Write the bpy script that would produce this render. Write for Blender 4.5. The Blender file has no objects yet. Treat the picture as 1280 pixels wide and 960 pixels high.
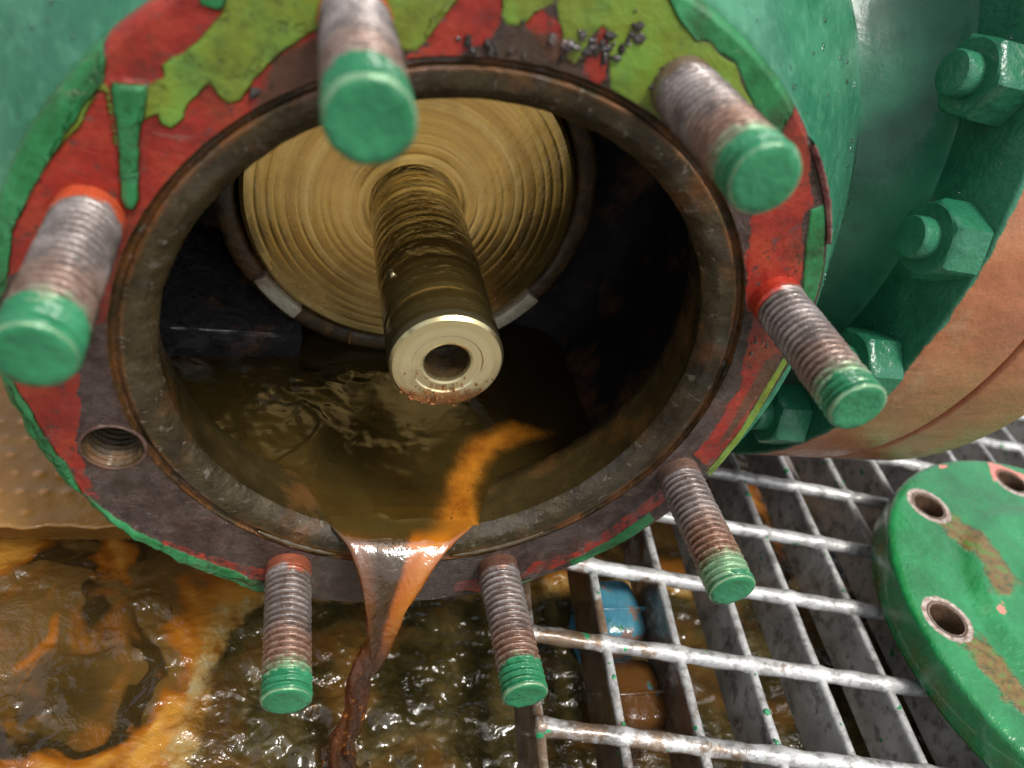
import bpy, bmesh, math, random
import numpy as np
from mathutils import Vector, Matrix, noise as mn

# ---------------------------------------------------------------- units
# everything is laid out in bolt-circle radii of the open flange (1 unit = 120 mm)
S = 0.12
random.seed(4)
rng = np.random.default_rng(4)
scene = bpy.context.scene
COL = scene.collection

# ---------------------------------------------------------------- camera
cam_d = bpy.data.cameras.new('camera')
cam = bpy.data.objects.new('camera', cam_d)
COL.objects.link(cam)
scene.camera = cam
cam_d.sensor_width = 36.0
cam_d.lens = 27.93
cam_d.clip_start = 0.005
cam_d.clip_end = 100.0
_r = Matrix(((0.9493194645, 0.0653080467, 0.3074531075),
             (-0.1926167085, -0.6520990396, 0.7332568759),
             (0.2483774505, -0.7553156304, -0.6064708901)))     # columns: right, down, forward
_m = Matrix((( _r[0][0], -_r[0][1], -_r[0][2]),
             ( _r[1][0], -_r[1][1], -_r[1][2]),
             ( _r[2][0], -_r[2][1], -_r[2][2]))).to_4x4()
_m.translation = Vector((-0.53784864, -1.76290055, 1.42984256)) * S
cam.matrix_world = _m
cam_d.dof.use_dof = True
cam_d.dof.focus_distance = 2.75 * S
cam_d.dof.aperture_fstop = 9.0

# ---------------------------------------------------------------- sky, sun, exposure
SUN_EL, SUN_AZ = math.radians(64), math.radians(152)      # azimuth clockwise from +Y
world = bpy.data.worlds.new('World')
scene.world = world
world.use_nodes = True
wn = world.node_tree
bg = wn.nodes['Background']
sky = wn.nodes.new('ShaderNodeTexSky')
sky.sky_type = 'NISHITA'
sky.sun_disc = False
sky.sun_elevation = SUN_EL
sky.sun_rotation = SUN_AZ
sky.dust_density = 4.0
sky.air_density = 1.0
sky.ozone_density = 1.0
hsv = wn.nodes.new('ShaderNodeHueSaturation')
hsv.inputs['Saturation'].default_value = 0.35
wn.links.new(sky.outputs[0], hsv.inputs['Color'])
wn.links.new(hsv.outputs[0], bg.inputs['Color'])
bg.inputs['Strength'].default_value = 0.10
sun_d = bpy.data.lights.new('sun', 'SUN')
sun_d.energy = 1.5
sun_d.angle = math.radians(14)
sun_d.color = (1.0, 0.96, 0.9)
sun = bpy.data.objects.new('sun', sun_d)
COL.objects.link(sun)
sun.location = (0, 0, 3)
_sd = Vector((math.sin(SUN_AZ) * math.cos(SUN_EL), math.cos(SUN_AZ) * math.cos(SUN_EL), math.sin(SUN_EL)))
sun.rotation_euler = _sd.to_track_quat('Z', 'Y').to_euler()
vs = scene.view_settings
vs.view_transform = 'Standard'
vs.look = 'None'
vs.gamma = 1.0
vs.use_curve_mapping = False
vs.exposure = 1.15
scene.cycles.use_denoising = True
scene.cycles.max_bounces = 10
scene.cycles.transparent_max_bounces = 12
scene.cycles.sample_clamp_indirect = 8.0

# ---------------------------------------------------------------- node helpers
class Mat:
    def __init__(self, name):
        self.m = bpy.data.materials.new(name)
        self.m.use_nodes = True
        self.t = self.m.node_tree
        self.b = self.t.nodes['Principled BSDF']
        self.out = self.t.nodes['Material Output']
        self._co = None
    def put(self, sock, v):
        if isinstance(v, bpy.types.NodeSocket):
            self.t.links.new(v, sock)
        elif isinstance(v, (tuple, list)) and len(v) == 3 and sock.type == 'RGBA':
            sock.default_value = (*v, 1)
        else:
            sock.default_value = v
    def n(self, kind, ins=(), **props):
        nd = self.t.nodes.new('ShaderNode' + kind)
        for k, v in props.items():
            setattr(nd, k, v)
        for k, v in dict(ins).items():
            self.put(nd.inputs[k], v)
        return nd
    def co(self, sc=None):
        if self._co is None:
            self._co = self.n('TexCoord').outputs['Object']
        if sc is None:
            return self._co
        return self.n('Mapping', {'Vector': self._co, 'Scale': sc}).outputs[0]
    def noise(self, scale, detail=4, rough=.55, dist=0, vec=None, col=False):
        nd = self.n('TexNoise', {'Vector': vec or self.co(), 'Scale': scale / S, 'Detail': detail, 'Roughness': rough, 'Distortion': dist})
        return nd.outputs['Color' if col else 'Fac']
    def vor(self, scale, feature='F1', out='Distance', vec=None, rand=1):
        nd = self.n('TexVoronoi', {'Vector': vec or self.co(), 'Scale': scale / S, 'Randomness': rand}, feature=feature)
        return nd.outputs[out]
    def math(self, op, a, b=0.0, c=0.0, clamp=False):
        nd = self.n('Math', operation=op, use_clamp=clamp)
        for i, v in enumerate((a, b, c)):
            self.put(nd.inputs[i], v)
        return nd.outputs[0]
    def rng(self, v, a, b, c=0.0, d=1.0, smooth=True):
        nd = self.n('MapRange', {'Value': v, 'From Min': a, 'From Max': b, 'To Min': c, 'To Max': d}, clamp=True)
        if smooth:
            nd.interpolation_type = 'SMOOTHSTEP'
        return nd.outputs[0]
    def mix(self, f, a, b):
        nd = self.n('MixRGB', {'Fac': f, 'Color1': a, 'Color2': b})
        return nd.outputs[0]
    def ramp(self, f, stops, interp='LINEAR'):
        nd = self.n('ValToRGB', {'Fac': f})
        cr = nd.color_ramp
        cr.interpolation = interp
        while len(cr.elements) < len(stops):
            cr.elements.new(0.5)
        for e, (pos, c) in zip(cr.elements, stops):
            e.position = pos
            e.color = (*c, 1)
        return nd.outputs[0]
    def attr(self, name, kind='GEOMETRY', out='Fac'):
        return self.n('Attribute', attribute_name=name, attribute_type=kind).outputs[out]
    def sep(self, vec=None):
        return self.n('SeparateXYZ', {'Vector': vec or self.co()}).outputs
    def bump(self, h, strength=1.0, dist=.01, nrm=None):
        ins = {'Height': h, 'Strength': strength, 'Distance': dist * S}
        if nrm is not None:
            ins['Normal'] = nrm
        return self.n('Bump', ins).outputs[0]
    def set(self, **kw):
        names = {'color': 'Base Color', 'rough': 'Roughness', 'metal': 'Metallic', 'normal': 'Normal', 'coat': 'Coat Weight',
                 'coat_rough': 'Coat Roughness', 'ior': 'IOR', 'spec': 'Specular IOR Level', 'trans': 'Transmission Weight', 'alpha': 'Alpha'}
        for k, v in kw.items():
            self.put(self.b.inputs[names[k]], v)
        return self.m

# ---------------------------------------------------------------- mesh helpers
def mesh(name, verts, faces, mats, smooth=True, attrs=None, sharp=None):
    me = bpy.data.meshes.new(name)
    v = np.asarray(verts, float) * S
    me.from_pydata(v.tolist(), [], faces if isinstance(faces, list) else faces.tolist())
    for m in (mats if isinstance(mats, (list, tuple)) else [mats]):
        me.materials.append(m)
    if smooth:
        me.polygons.foreach_set('use_smooth', [True] * len(me.polygons))
        if sharp:
            me.set_sharp_from_angle(angle=math.radians(sharp))
    for k, a in (attrs or {}).items():
        at = me.attributes.new(k, 'FLOAT', 'POINT')
        at.data.foreach_set('value', np.asarray(a, np.float32))
    me.update()
    return me

def link(name, me, parent=None, loc=(0, 0, 0), rot=(0, 0, 0), label=None, cat=None, group=None, kind=None):
    o = bpy.data.objects.new(name, me)
    COL.objects.link(o)
    o.rotation_euler = rot
    if parent is not None:
        o.parent = parent
        # parents are never rotated: keep authored coordinates
        px = Vector((0, 0, 0))
        q = parent
        while q is not None:
            px += q.location
            q = q.parent
        o.location = Vector(loc) * S - px
    else:
        o.location = Vector(loc) * S
    for k, v in (('label', label), ('category', cat), ('group', group), ('kind', kind)):
        if v:
            o[k] = v
    return o

def thing(name, loc, label, cat, group=None):
    return link(name, None, None, loc, label=label, cat=cat, group=group)

def grid_faces(nu, nv, wrap=False):
    i = np.arange(nu - 1)[:, None]
    j = np.arange(nv if wrap else nv - 1)[None, :]
    j2 = (j + 1) % nv
    f = np.stack([i * nv + j + 0 * i, i * nv + j2 + 0 * i, (i + 1) * nv + j2, (i + 1) * nv + j], -1)
    return f.reshape(-1, 4)

def rev(profile, n=128, axis='Y', center=(0, 0, 0), rfun=None, flip=False):
    """profile: (radius, distance along axis); surface of revolution"""
    pr = np.asarray(profile, float)
    th = np.linspace(0, 2 * np.pi, n, endpoint=False)
    r = pr[:, 0][:, None] * np.ones(n)
    a = pr[:, 1][:, None] * np.ones(n)
    if rfun is not None:
        r, a = rfun(r, a, th[None, :])
    c, s = r * np.cos(th), r * np.sin(th)
    if axis == 'Y':
        v = np.stack([c, a, s], -1)
    elif axis == 'X':
        v = np.stack([a, c, s], -1)
    else:
        v = np.stack([c, s, a], -1)
    v = v.reshape(-1, 3) + np.array(center)
    f = grid_faces(len(pr), n, True)
    if flip:
        f = f[:, ::-1]
    return v, f

def box(x0, x1, y0, y1, z0, z1):
    v = [(x, y, z) for x in (x0, x1) for y in (y0, y1) for z in (z0, z1)]
    f = [(0, 1, 3, 2), (4, 6, 7, 5), (0, 4, 5, 1), (2, 3, 7, 6), (0, 2, 6, 4), (1, 5, 7, 3)]
    return v, f

def bevel_me(me, w, seg=2):
    bm = bmesh.new()
    bm.from_mesh(me)
    bmesh.ops.recalc_face_normals(bm, faces=bm.faces)
    bmesh.ops.bevel(bm, geom=[e for e in bm.edges if len(e.link_faces) == 2 and e.calc_face_angle(0) > .5], offset=w * S, segments=seg, profile=.5, affect='EDGES')
    bm.to_mesh(me)
    bm.free()
    me.polygons.foreach_set('use_smooth', [True] * len(me.polygons))
    me.set_sharp_from_angle(angle=math.radians(50))
    return me

def fix_normals(me):
    bm = bmesh.new()
    bm.from_mesh(me)
    bmesh.ops.recalc_face_normals(bm, faces=bm.faces)
    bm.to_mesh(me)
    bm.free()
    return me

def fract(pts, scale, octs=4, seed=0.0):
    return np.array([mn.fractal(Vector((p[0] * scale + seed, p[1] * scale - seed, p[2] * scale + 2.3 * seed)), 1.0, 2.0, octs) for p in pts])

def blobs(items, sub=1, squash=1.0, normal=None):
    """many small lumps joined; items: (x, y, z, r)"""
    bm = bmesh.new()
    for (x, y, z, r) in items:
        d = bmesh.ops.create_icosphere(bm, subdivisions=sub, radius=1.0)
        q = Matrix.Rotation(random.uniform(0, 6.28), 3, Vector((random.gauss(0, 1), random.gauss(0, 1), random.gauss(0, 1) + .01)).normalized())
        sx = [random.uniform(.35, 1.5) for _ in range(3)]
        for v in d['verts']:
            c = q @ Vector((v.co.x * sx[0], v.co.y * sx[1], v.co.z * sx[2])) * (r * random.uniform(.8, 1.15))
            if normal is not None:
                nv = Vector(normal)
                c = c - nv * (c.dot(nv)) * (1 - squash)
            v.co = Vector((x, y, z)) + c
    vs_ = [v.co[:] for v in bm.verts]
    bm.verts.index_update()
    fs_ = [[v.index for v in f.verts] for f in bm.faces]
    bm.free()
    return vs_, fs_

def sdf(pts, polys):
    """largest signed distance (positive inside) of 2-D points to a list of polygons"""
    best = np.full(len(pts), -9.0)
    for poly in polys:
        P = np.asarray(poly, float)
        Q = np.roll(P, -1, 0)
        d2 = np.full(len(pts), 1e9)
        ins = np.zeros(len(pts), bool)
        for a, b in zip(P, Q):
            ab = b - a
            t = np.clip(((pts - a) @ ab) / (ab @ ab + 1e-12), 0, 1)
            dd = ((pts - a - t[:, None] * ab) ** 2).sum(1)
            d2 = np.minimum(d2, dd)
            cond = (a[1] > pts[:, 1]) != (b[1] > pts[:, 1])
            with np.errstate(divide='ignore', invalid='ignore'):
                xi = (b[0] - a[0]) * (pts[:, 1] - a[1]) / (b[1] - a[1]) + a[0]
            ins ^= cond & (pts[:, 0] < xi)
        d = np.sqrt(d2) * np.where(ins, 1, -1)
        best = np.maximum(best, d)
    return best

# ---------------------------------------------------------------- materials
def paint(name, c1, c2, rough=(.22, .42), peel=.25, chips=None, streak=None):
    M = Mat(name)
    n1 = M.noise(2.2, 5, .6)
    col = M.mix(M.rng(n1, .35, .68), c1, c2)
    n2 = M.noise(14, 4, .6)
    col = M.mix(M.math('MULTIPLY', M.rng(n2, .52, .75), .35), col, tuple(x * .55 for x in c1))
    if streak is not None:
        s = M.noise(30, 3, .6, vec=M.co(streak))
        col = M.mix(M.math('MULTIPLY', M.rng(s, .45, .72), .22), col, tuple(min(1, x * 1.5 + .05) for x in c2))
    if chips is not None:
        ch = M.rng(M.noise(9, 6, .7), .665, .69)
        col = M.mix(ch, col, chips)
    h = M.math('ADD', M.math('MULTIPLY', M.noise(9, 3, .5), 1.0), M.math('MULTIPLY', M.noise(45, 3, .6), .35))
    r = M.rng(M.noise(6, 4, .6), .3, .7, rough[0], rough[1])
    return M.set(color=col, rough=r, normal=M.bump(h, peel, .02), spec=.38)

M_BODY = paint('green_body_paint', (.016, .100, .052), (.045, .185, .102), (.14, .32), .12, streak=(1, .12, 1))
M_SIDE = paint('green_side_paint', (.010, .085, .042), (.028, .15, .080), (.14, .30), .16)
M_NUT = paint('green_nut_paint', (.012, .095, .046), (.030, .155, .082), (.14, .30), .6, chips=(.20, .15, .10))
M_TIP = paint('mint_tip_paint', (.014, .125, .050), (.034, .215, .098), (.14, .34), .8, chips=(.16, .11, .085))
M_COVER = None

def flange_face():
    M = Mat('flange_layered_paint')
    nz = M.noise(11, 5, .62)
    nf = M.noise(42, 4, .6)
    wob = M.math('ADD', M.math('MULTIPLY', M.math('SUBTRACT', nz, .5), .055), M.math('MULTIPLY', M.math('SUBTRACT', nf, .5), .028))
    wob2 = M.math('MULTIPLY', M.math('SUBTRACT', nz, .5), .022)
    def mask(a, w=.0035, wb=wob):
        return M.rng(M.math('ADD', M.attr(a), wb), -w, w)
    bare = M.ramp(M.noise(16, 6, .68), [(.28, (.018, .010, .008)), (.45, (.048, .027, .020)), (.58, (.078, .050, .042)), (.75, (.15, .105, .09))])
    speck = M.rng(M.noise(85, 3, .7), .56, .68)
    bare = M.mix(M.math('MULTIPLY', speck, .75), bare, (.016, .009, .007))
    rust = M.rng(M.noise(5.5, 5, .6), .56, .72)
    bare = M.mix(M.math('MULTIPLY', rust, .5), bare, (.17, .055, .016))
    red = M.ramp(M.noise(7, 5, .65), [(.3, (.11, .010, .007)), (.5, (.235, .020, .012)), (.7, (.31, .045, .018))])
    red = M.mix(M.math('MULTIPLY', M.rng(M.noise(38, 5, .7), .55, .66), .5), red, (.12, .02, .012))
    lime = M.ramp(M.noise(6, 6, .7), [(.3, (.10, .10, .010)), (.48, (.14, .20, .022)), (.7, (.12, .28, .045))])
    lime = M.mix(M.math('MULTIPLY', M.rng(M.noise(48, 4, .7), .55, .7), .35), lime, (.13, .09, .02))
    green = M.ramp(M.noise(8, 5, .65), [(.3, (.010, .08, .02)), (.5, (.018, .15, .045)), (.72, (.04, .22, .085))])
    mr, ml, mg, mb = mask('red'), mask('lime', .003, wob2), mask('green', .003, wob2), mask('brown', .012)
    # worn-through patches in the red, mostly on the lower half of the face
    z = M.sep()[2]
    worn = M.rng(M.math('ADD', M.noise(20, 5, .7), M.rng(z, -.1 * S, -.9 * S, 0, .10)), .56, .64)
    mr2 = M.math('MULTIPLY', mr, M.math('SUBTRACT', 1.0, M.math('MULTIPLY', worn, .8)))
    c = M.mix(mr2, bare, red)
    edge = M.math('MULTIPLY', ml, M.math('SUBTRACT', 1.0, M.rng(M.attr('lime'), .0, .03)))
    c = M.mix(ml, c, lime)
    c = M.mix(mg, c, green)
    c = M.mix(M.math('MULTIPLY', mb, .88), c, M.mix(.6, bare, (.055, .032, .012)))
    gm = M.rng(M.math('ADD', M.noise(3.2, 6, .68), M.math('MULTIPLY', M.noise(24, 4, .7), .25)), .60, .80)
    c = M.mix(M.math('MULTIPLY', gm, .62), c, (.030, .019, .009))
    scr = M.rng(M.noise(26, 4, .7, vec=M.co((.18, 1, 1))), .60, .70)
    c = M.mix(M.math('MULTIPLY', scr, .30), c, (.22, .16, .12))
    h = M.math('ADD', M.math('MULTIPLY', mr2, .5), M.math('ADD', M.math('MULTIPLY', ml, .8), M.math('MULTIPLY', mg, 1.0)))
    pit = M.math('ADD', M.math('MULTIPLY', M.noise(75, 5, .75), M.rng(M.math('ADD', M.math('ADD', mr2, ml), mg), 0, 1, .9, .18)), M.math('MULTIPLY', nz, .5))
    nrm = M.bump(h, 1.0, .014)
    nrm = M.bump(pit, 1.0, .016, nrm)
    sx_ = M.math('ABSOLUTE', M.math('ADD', M.sep()[0], .03 * S))
    wet = M.math('MULTIPLY', M.rng(M.math('ADD', sx_, M.math('MULTIPLY', M.math('SUBTRACT', M.noise(5, 4, .6), .5), .25 * S)), .40 * S, .24 * S), M.rng(z, -.82 * S, -.88 * S))
    M.put(M.b.inputs['Coat Normal'], M.bump(M.noise(34, 4, .7, dist=.4), 1.0, .05))
    c = M.mix(M.math('MULTIPLY', wet, .55), c, (.022, .017, .012))
    rough = M.rng(M.noise(12, 4, .6), .3, .7, .10, .30)
    return M.set(color=c, rough=rough, normal=nrm, spec=.35, coat=M.math('MAXIMUM', wet, M.math('MULTIPLY', M.math('MULTIPLY', M.rng(M.noise(6, 5, .65), .47, .58), M.rng(z, .3 * S, -.4 * S)), .6)), coat_rough=.03)
M_FACE = flange_face()

def machined(name, stops, scale=14, rough=(.15, .4), bump=.3, metal=0.35, coat=.4):
    M = Mat(name)
    c = M.ramp(M.noise(scale, 6, .65), stops)
    c = M.mix(M.math('MULTIPLY', M.rng(M.noise(4, 4, .6), .52, .7), .6), c, (.13, .052, .014))
    c = M.mix(M.math('MULTIPLY', M.rng(M.noise(70, 3, .7), .58, .7), .6), c, (.012, .009, .006))
    h = M.math('ADD', M.noise(40, 5, .75), M.math('MULTIPLY', M.noise(8, 3, .6), 1.2))
    r = M.rng(M.noise(9, 4, .6), .3, .7, *rough)
    return M.set(color=c, rough=r, metal=metal, normal=M.bump(h, bump, .012), spec=.35, coat=M.math('MULTIPLY', M.rng(M.noise(5, 4, .6), .48, .60), coat * .7), coat_rough=.05)
M_SEAT = machined('oily_machined_seat', [(.25, (.013, .009, .004)), (.45, (.030, .021, .008)), (.6, (.050, .037, .015)), (.8, (.09, .075, .045))], 9, (.08, .28), .8, .2, .8)
def seat_rust(m):
    M = Mat.__new__(Mat)
    M.m, M.t, M._co = m, m.node_tree, None
    M.b = M.t.nodes['Principled BSDF']
    s = M.sep()
    rr = M.math('SQRT', M.math('ADD', M.math('MULTIPLY', s[0], s[0]), M.math('MULTIPLY', s[2], s[2])))
    old = M.b.inputs['Base Color'].links[0].from_socket
    k = M.math('MULTIPLY', M.rng(rr, .862 * S, .878 * S), M.rng(M.noise(7, 5, .65), .40, .60))
    c = M.mix(M.math('MULTIPLY', k, .8), old, (.15, .058, .016))
    k2 = M.rng(M.noise(26, 5, .7), .60, .66)
    c = M.mix(M.math('MULTIPLY', k2, .7), c, (.15, .13, .10))
    M.put(M.b.inputs['Base Color'], c)
seat_rust(M_SEAT)
M_BORE = machined('oily_bore', [(.25, (.016, .011, .004)), (.5, (.034, .024, .008)), (.75, (.06, .044, .016))], 8, (.12, .3), .2, .1)
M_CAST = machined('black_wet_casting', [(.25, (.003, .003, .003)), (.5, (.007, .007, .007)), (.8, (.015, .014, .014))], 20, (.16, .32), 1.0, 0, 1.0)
M_VOID = machined('chamber_shade_black', [(.25, (.001, .001, .001)), (.8, (.003, .003, .003))], 20, (.6, .8), .3, 0, 0.0)  # near-black base colour paints in the dark of the unlit chamber
M_BOSS = machined('brown_casting', [(.25, (.015, .010, .004)), (.5, (.05, .032, .012)), (.8, (.14, .08, .025))], 16, (.18, .4), .7, 0)
M_SHIM = machined('dull_steel_block', [(.25, (.30, .26, .17)), (.5, (.48, .44, .33)), (.8, (.6, .57, .46))], 30, (.2, .4), .5, .2)

def brass(name, c1, c2, c3, rings=True):
    M = Mat(name)
    s = M.sep()
    if rings:
        rr = M.math('SQRT', M.math('ADD', M.math('MULTIPLY', s[0], s[0]), M.math('MULTIPLY', s[2], s[2])))
    else:
        rr = s[1]
    v = M.n('CombineXYZ', {'X': rr, 'Y': 0.0, 'Z': 0.0}).outputs[0]
    fine = M.noise(60, 3, .7, vec=v)
    wide = M.noise(14, 3, .6, vec=v)
    c = M.ramp(wide, [(.3, c1), (.5, c2), (.72, c3)])
    c = M.mix(M.math('MULTIPLY', M.rng(fine, .5, .75), .3), c, tuple(x * .5 for x in c1))
    st = M.noise(3.2, 5, .65)
    c = M.mix(M.math('MULTIPLY', M.rng(st, .5, .72), .35), c, (.24, .12, .02))
    # film of oil standing in ripples: streaky, glossy
    if name == 'bright_shaft_end':
        k = M.math('ADD', s[2], M.math('MULTIPLY', M.math('SUBTRACT', M.noise(9, 4, .6), .5), .12 * S))
        c = M.mix(M.math('MULTIPLY', M.rng(k, -.075 * S, -.115 * S), .95), c, M.ramp(M.noise(20, 4, .6), [(.35, (.22, .07, .015)), (.6, (.50, .20, .035)), (.75, (.60, .38, .12))]))
    film = M.noise(5, 4, .6, vec=M.co((1, 1, .45)))
    h = M.math('ADD', M.math('MULTIPLY', fine, .18), M.math('MULTIPLY', film, 1.2))
    r = M.rng(M.noise(3.5, 4, .6), .35, .65, .16, .30)
    rip = M.math('ADD', M.noise(7, 3, .6, dist=.8, vec=M.co((1, 1, .5))), M.math('MULTIPLY', M.noise(30, 3, .6), .25))
    M.put(M.b.inputs['Coat Normal'], M.bump(rip, .30, .05))
    if rings:
        M.put(M.b.inputs['Anisotropic'], .75)
        M.put(M.b.inputs['Tangent'], M.n('Tangent', direction_type='RADIAL', axis='Y').outputs[0])
    return M.set(color=c, rough=r, metal=.92, normal=M.bump(h, .13, .012), coat=1.0, coat_rough=.03)

M_DISC = brass('oily_golden_disc', (.46, .26, .05), (.68, .44, .11), (.80, .60, .22))
M_SHAFT = brass('oily_shaft', (.20, .13, .03), (.40, .29, .085), (.56, .44, .17), False)
M_END = brass('bright_shaft_end', (.48, .40, .18), (.62, .53, .28), (.72, .64, .38))

def stud_mat():
    M = Mat('weathered_stud_thread')
    y = M.math('DIVIDE', M.sep()[1], -S)          # 0 at the face, 0.5 at the tip
    rnd = M.n('ObjectInfo').outputs['Random']
    offs = M.n('VectorMath', {0: M.co(), 1: M.n('CombineXYZ', {'X': rnd, 'Y': rnd, 'Z': rnd}).outputs[0]}, operation='ADD').outputs[0]
    n1 = M.noise(10, 5, .65, vec=offs)
    n2 = M.noise(40, 4, .65, vec=offs)
    c = M.ramp(n1, [(.3, (.06, .048, .042)), (.5, (.16, .135, .122)), (.7, (.34, .30, .285))])
    rust = M.math('ADD', M.math('MULTIPLY', M.math('SUBTRACT', n1, .5), 1.4), M.rng(y, .12, .42, 0, 1))
    rust = M.math('MULTIPLY', M.rng(rust, .25, .75), M.attr('rust', 'OBJECT'))
    rc = M.ramp(n2, [(.3, (.10, .042, .022)), (.5, (.20, .105, .065)), (.75, (.33, .22, .165))])
    c = M.mix(rust, c, rc)
    c = M.mix(M.math('MULTIPLY', M.rng(n2, .56, .7), .6), c, (.05, .025, .018))
    c = M.mix(M.math('MULTIPLY', M.rng(M.attr('groove'), .25, .9), .72), c, M.mix(M.attr('rust', 'OBJECT'), (.035, .030, .028), (.075, .030, .014)))
    bp = M.rng(M.math('ADD', y, M.math('MULTIPLY', M.math('SUBTRACT', n1, .5), .10)), .035, .055, 1, 0)
    c = M.mix(M.math('MULTIPLY', bp, M.attr('collar_amount', 'OBJECT')), c, M.attr('collar', 'OBJECT', 'Color'))
    gw = M.rng(M.math('ADD', y, M.math('MULTIPLY', M.math('SUBTRACT', n2, .5), .12)), .37, .44)
    c = M.mix(M.math('MULTIPLY', gw, .75), c, (.16, .36, .19))
    return M.set(color=c, rough=M.rng(n2, .3, .7, .2, .45), metal=.35, spec=.35, normal=M.bump(n2, .5, .01), coat=.25, coat_rough=.08)
M_STUD = stud_mat()

def orange_primer():
    M = Mat('orange_primer_band')
    s = M.sep()
    n1 = M.noise(4, 5, .6, vec=M.co((.35, 1, 1)))
    c = M.ramp(n1, [(.3, (.20, .065, .025)), (.5, (.29, .105, .044)), (.7, (.36, .165, .08))])
    c = M.mix(M.math('MULTIPLY', M.rng(M.noise(10, 5, .65, vec=M.co((.3, 1, 1))), .55, .72), .55), c, (.20, .075, .034))
    n3 = M.noise(5, 5, .65)
    c = M.mix(M.math('MULTIPLY', M.rng(n3, .56, .7), .35), c, (.30, .24, .13))
    # the green of the face laps over the edge in an uneven line
    e = M.rng(M.math('ADD', s[0], M.math('MULTIPLY', M.math('SUBTRACT', M.noise(9, 5, .6), .5), .05 * S)), 1.607 * S, 1.615 * S)
    g = M.mix(M.rng(M.noise(3, 4, .6), .4, .65), (.010, .085, .042), (.028, .15, .080))
    c = M.mix(e, g, c)
    h = M.math('ADD', M.noise(9, 4, .6), M.math('MULTIPLY', M.noise(40, 3, .6), .4))
    return M.set(color=c, rough=M.rng(n3, .3, .7, .22, .42), normal=M.bump(h, .4, .02))
M_ORANGE = orange_primer()

def cover_mat():
    M = Mat('bright_green_cover_paint')
    n1 = M.noise(3, 5, .6)
    c = M.ramp(n1, [(.3, (.006, .115, .028)), (.55, (.010, .19, .052)), (.75, (.022, .26, .090))])
    z = M.sep()[2]
    mud = M.rng(M.math('ADD', M.attr('grime'), M.math('MULTIPLY', M.math('SUBTRACT', M.noise(12, 6, .7), .5), .22)), -.01, .03)
    mc = M.ramp(M.noise(18, 5, .6), [(.35, (.05, .06, .006)), (.5, (.16, .085, .015)), (.65, (.07, .16, .02))])
    c = M.mix(mud, c, mc)
    ring = M.rng(M.math('ADD', M.attr('bare'), M.math('MULTIPLY', M.math('SUBTRACT', M.noise(30, 4, .6), .5), .02)), -.004, .004)
    c = M.mix(ring, c, M.ramp(M.noise(40, 4, .6), [(.35, (.22, .14, .10)), (.65, (.50, .43, .38))]))
    pk = M.rng(M.math('ADD', M.attr('pink'), M.math('MULTIPLY', M.math('SUBTRACT', M.noise(30, 4, .6), .5), .03)), -.003, .003)
    c = M.mix(pk, c, (.62, .20, .15))
    # brown film running down the rim
    rim = M.math('MULTIPLY', M.rng(z, -1.03 * S, -1.13 * S), M.rng(M.noise(7, 5, .65), .45, .62))
    c = M.mix(M.math('MULTIPLY', rim, .6), c, (.07, .08, .012))
    h = M.math('ADD', M.math('MULTIPLY', M.noise(4, 3, .5), 1.2), M.math('ADD', M.math('MULTIPLY', M.noise(22, 4, .65), .5), M.math('MULTIPLY', mud, .3)))
    return M.set(color=c, rough=M.rng(M.noise(8, 4), .3, .7, .10, .22), normal=M.bump(h, .7, .03), coat=.5, coat_rough=.03)
M_COVER = cover_mat()

def galv():
    M = Mat('stained_galvanised_steel')
    g = M.n('NewGeometry').outputs['Position']
    n1 = M.noise(5, 5, .6, vec=g)
    c = M.ramp(n1, [(.3, (.29, .29, .285)), (.5, (.43, .43, .42)), (.7, (.58, .58, .57))])
    c = M.mix(M.math('MULTIPLY', M.rng(M.noise(16, 5, .65, vec=g), .47, .66), .7), c, (.10, .095, .085))
    gx = M.sep(g)[0]
    gz = M.sep(g)[2]
    # dried oil, heaviest where the outflow splashes
    st = M.math('ADD', M.math('MULTIPLY', M.math('SUBTRACT', M.noise(6, 6, .68, vec=g), .5), 2.2), M.rng(gx, 2.2 * S, .9 * S, -.45, .22, False))
    side = M.rng(gz, -1.262 * S, -1.285 * S)
    st = M.math('ADD', st, M.math('MULTIPLY', M.math('MULTIPLY', side, M.rng(gx, 1.45 * S, .95 * S)), .55))
    stain = M.rng(st, .02, .30)
    oc = M.ramp(M.noise(10, 4, .6, vec=g), [(.3, (.035, .016, .005)), (.5, (.10, .046, .010)), (.7, (.17, .095, .03))])
    c = M.mix(M.math('MULTIPLY', stain, .85), c, oc)
    fl = M.rng(M.noise(13, 2, .5, vec=g), .70, .72)
    c = M.mix(fl, c, (.03, .25, .10))
    h = M.math('ADD', M.noise(12, 4, .6, vec=g), M.math('MULTIPLY', M.noise(50, 3, .6, vec=g), .4))
    return M.set(color=c, rough=M.rng(n1, .3, .7, .28, .5), metal=.35, normal=M.bump(h, .4, .02), coat=M.math('MULTIPLY', stain, .5), coat_rough=.06, spec=.3)
M_GALV = galv()

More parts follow.
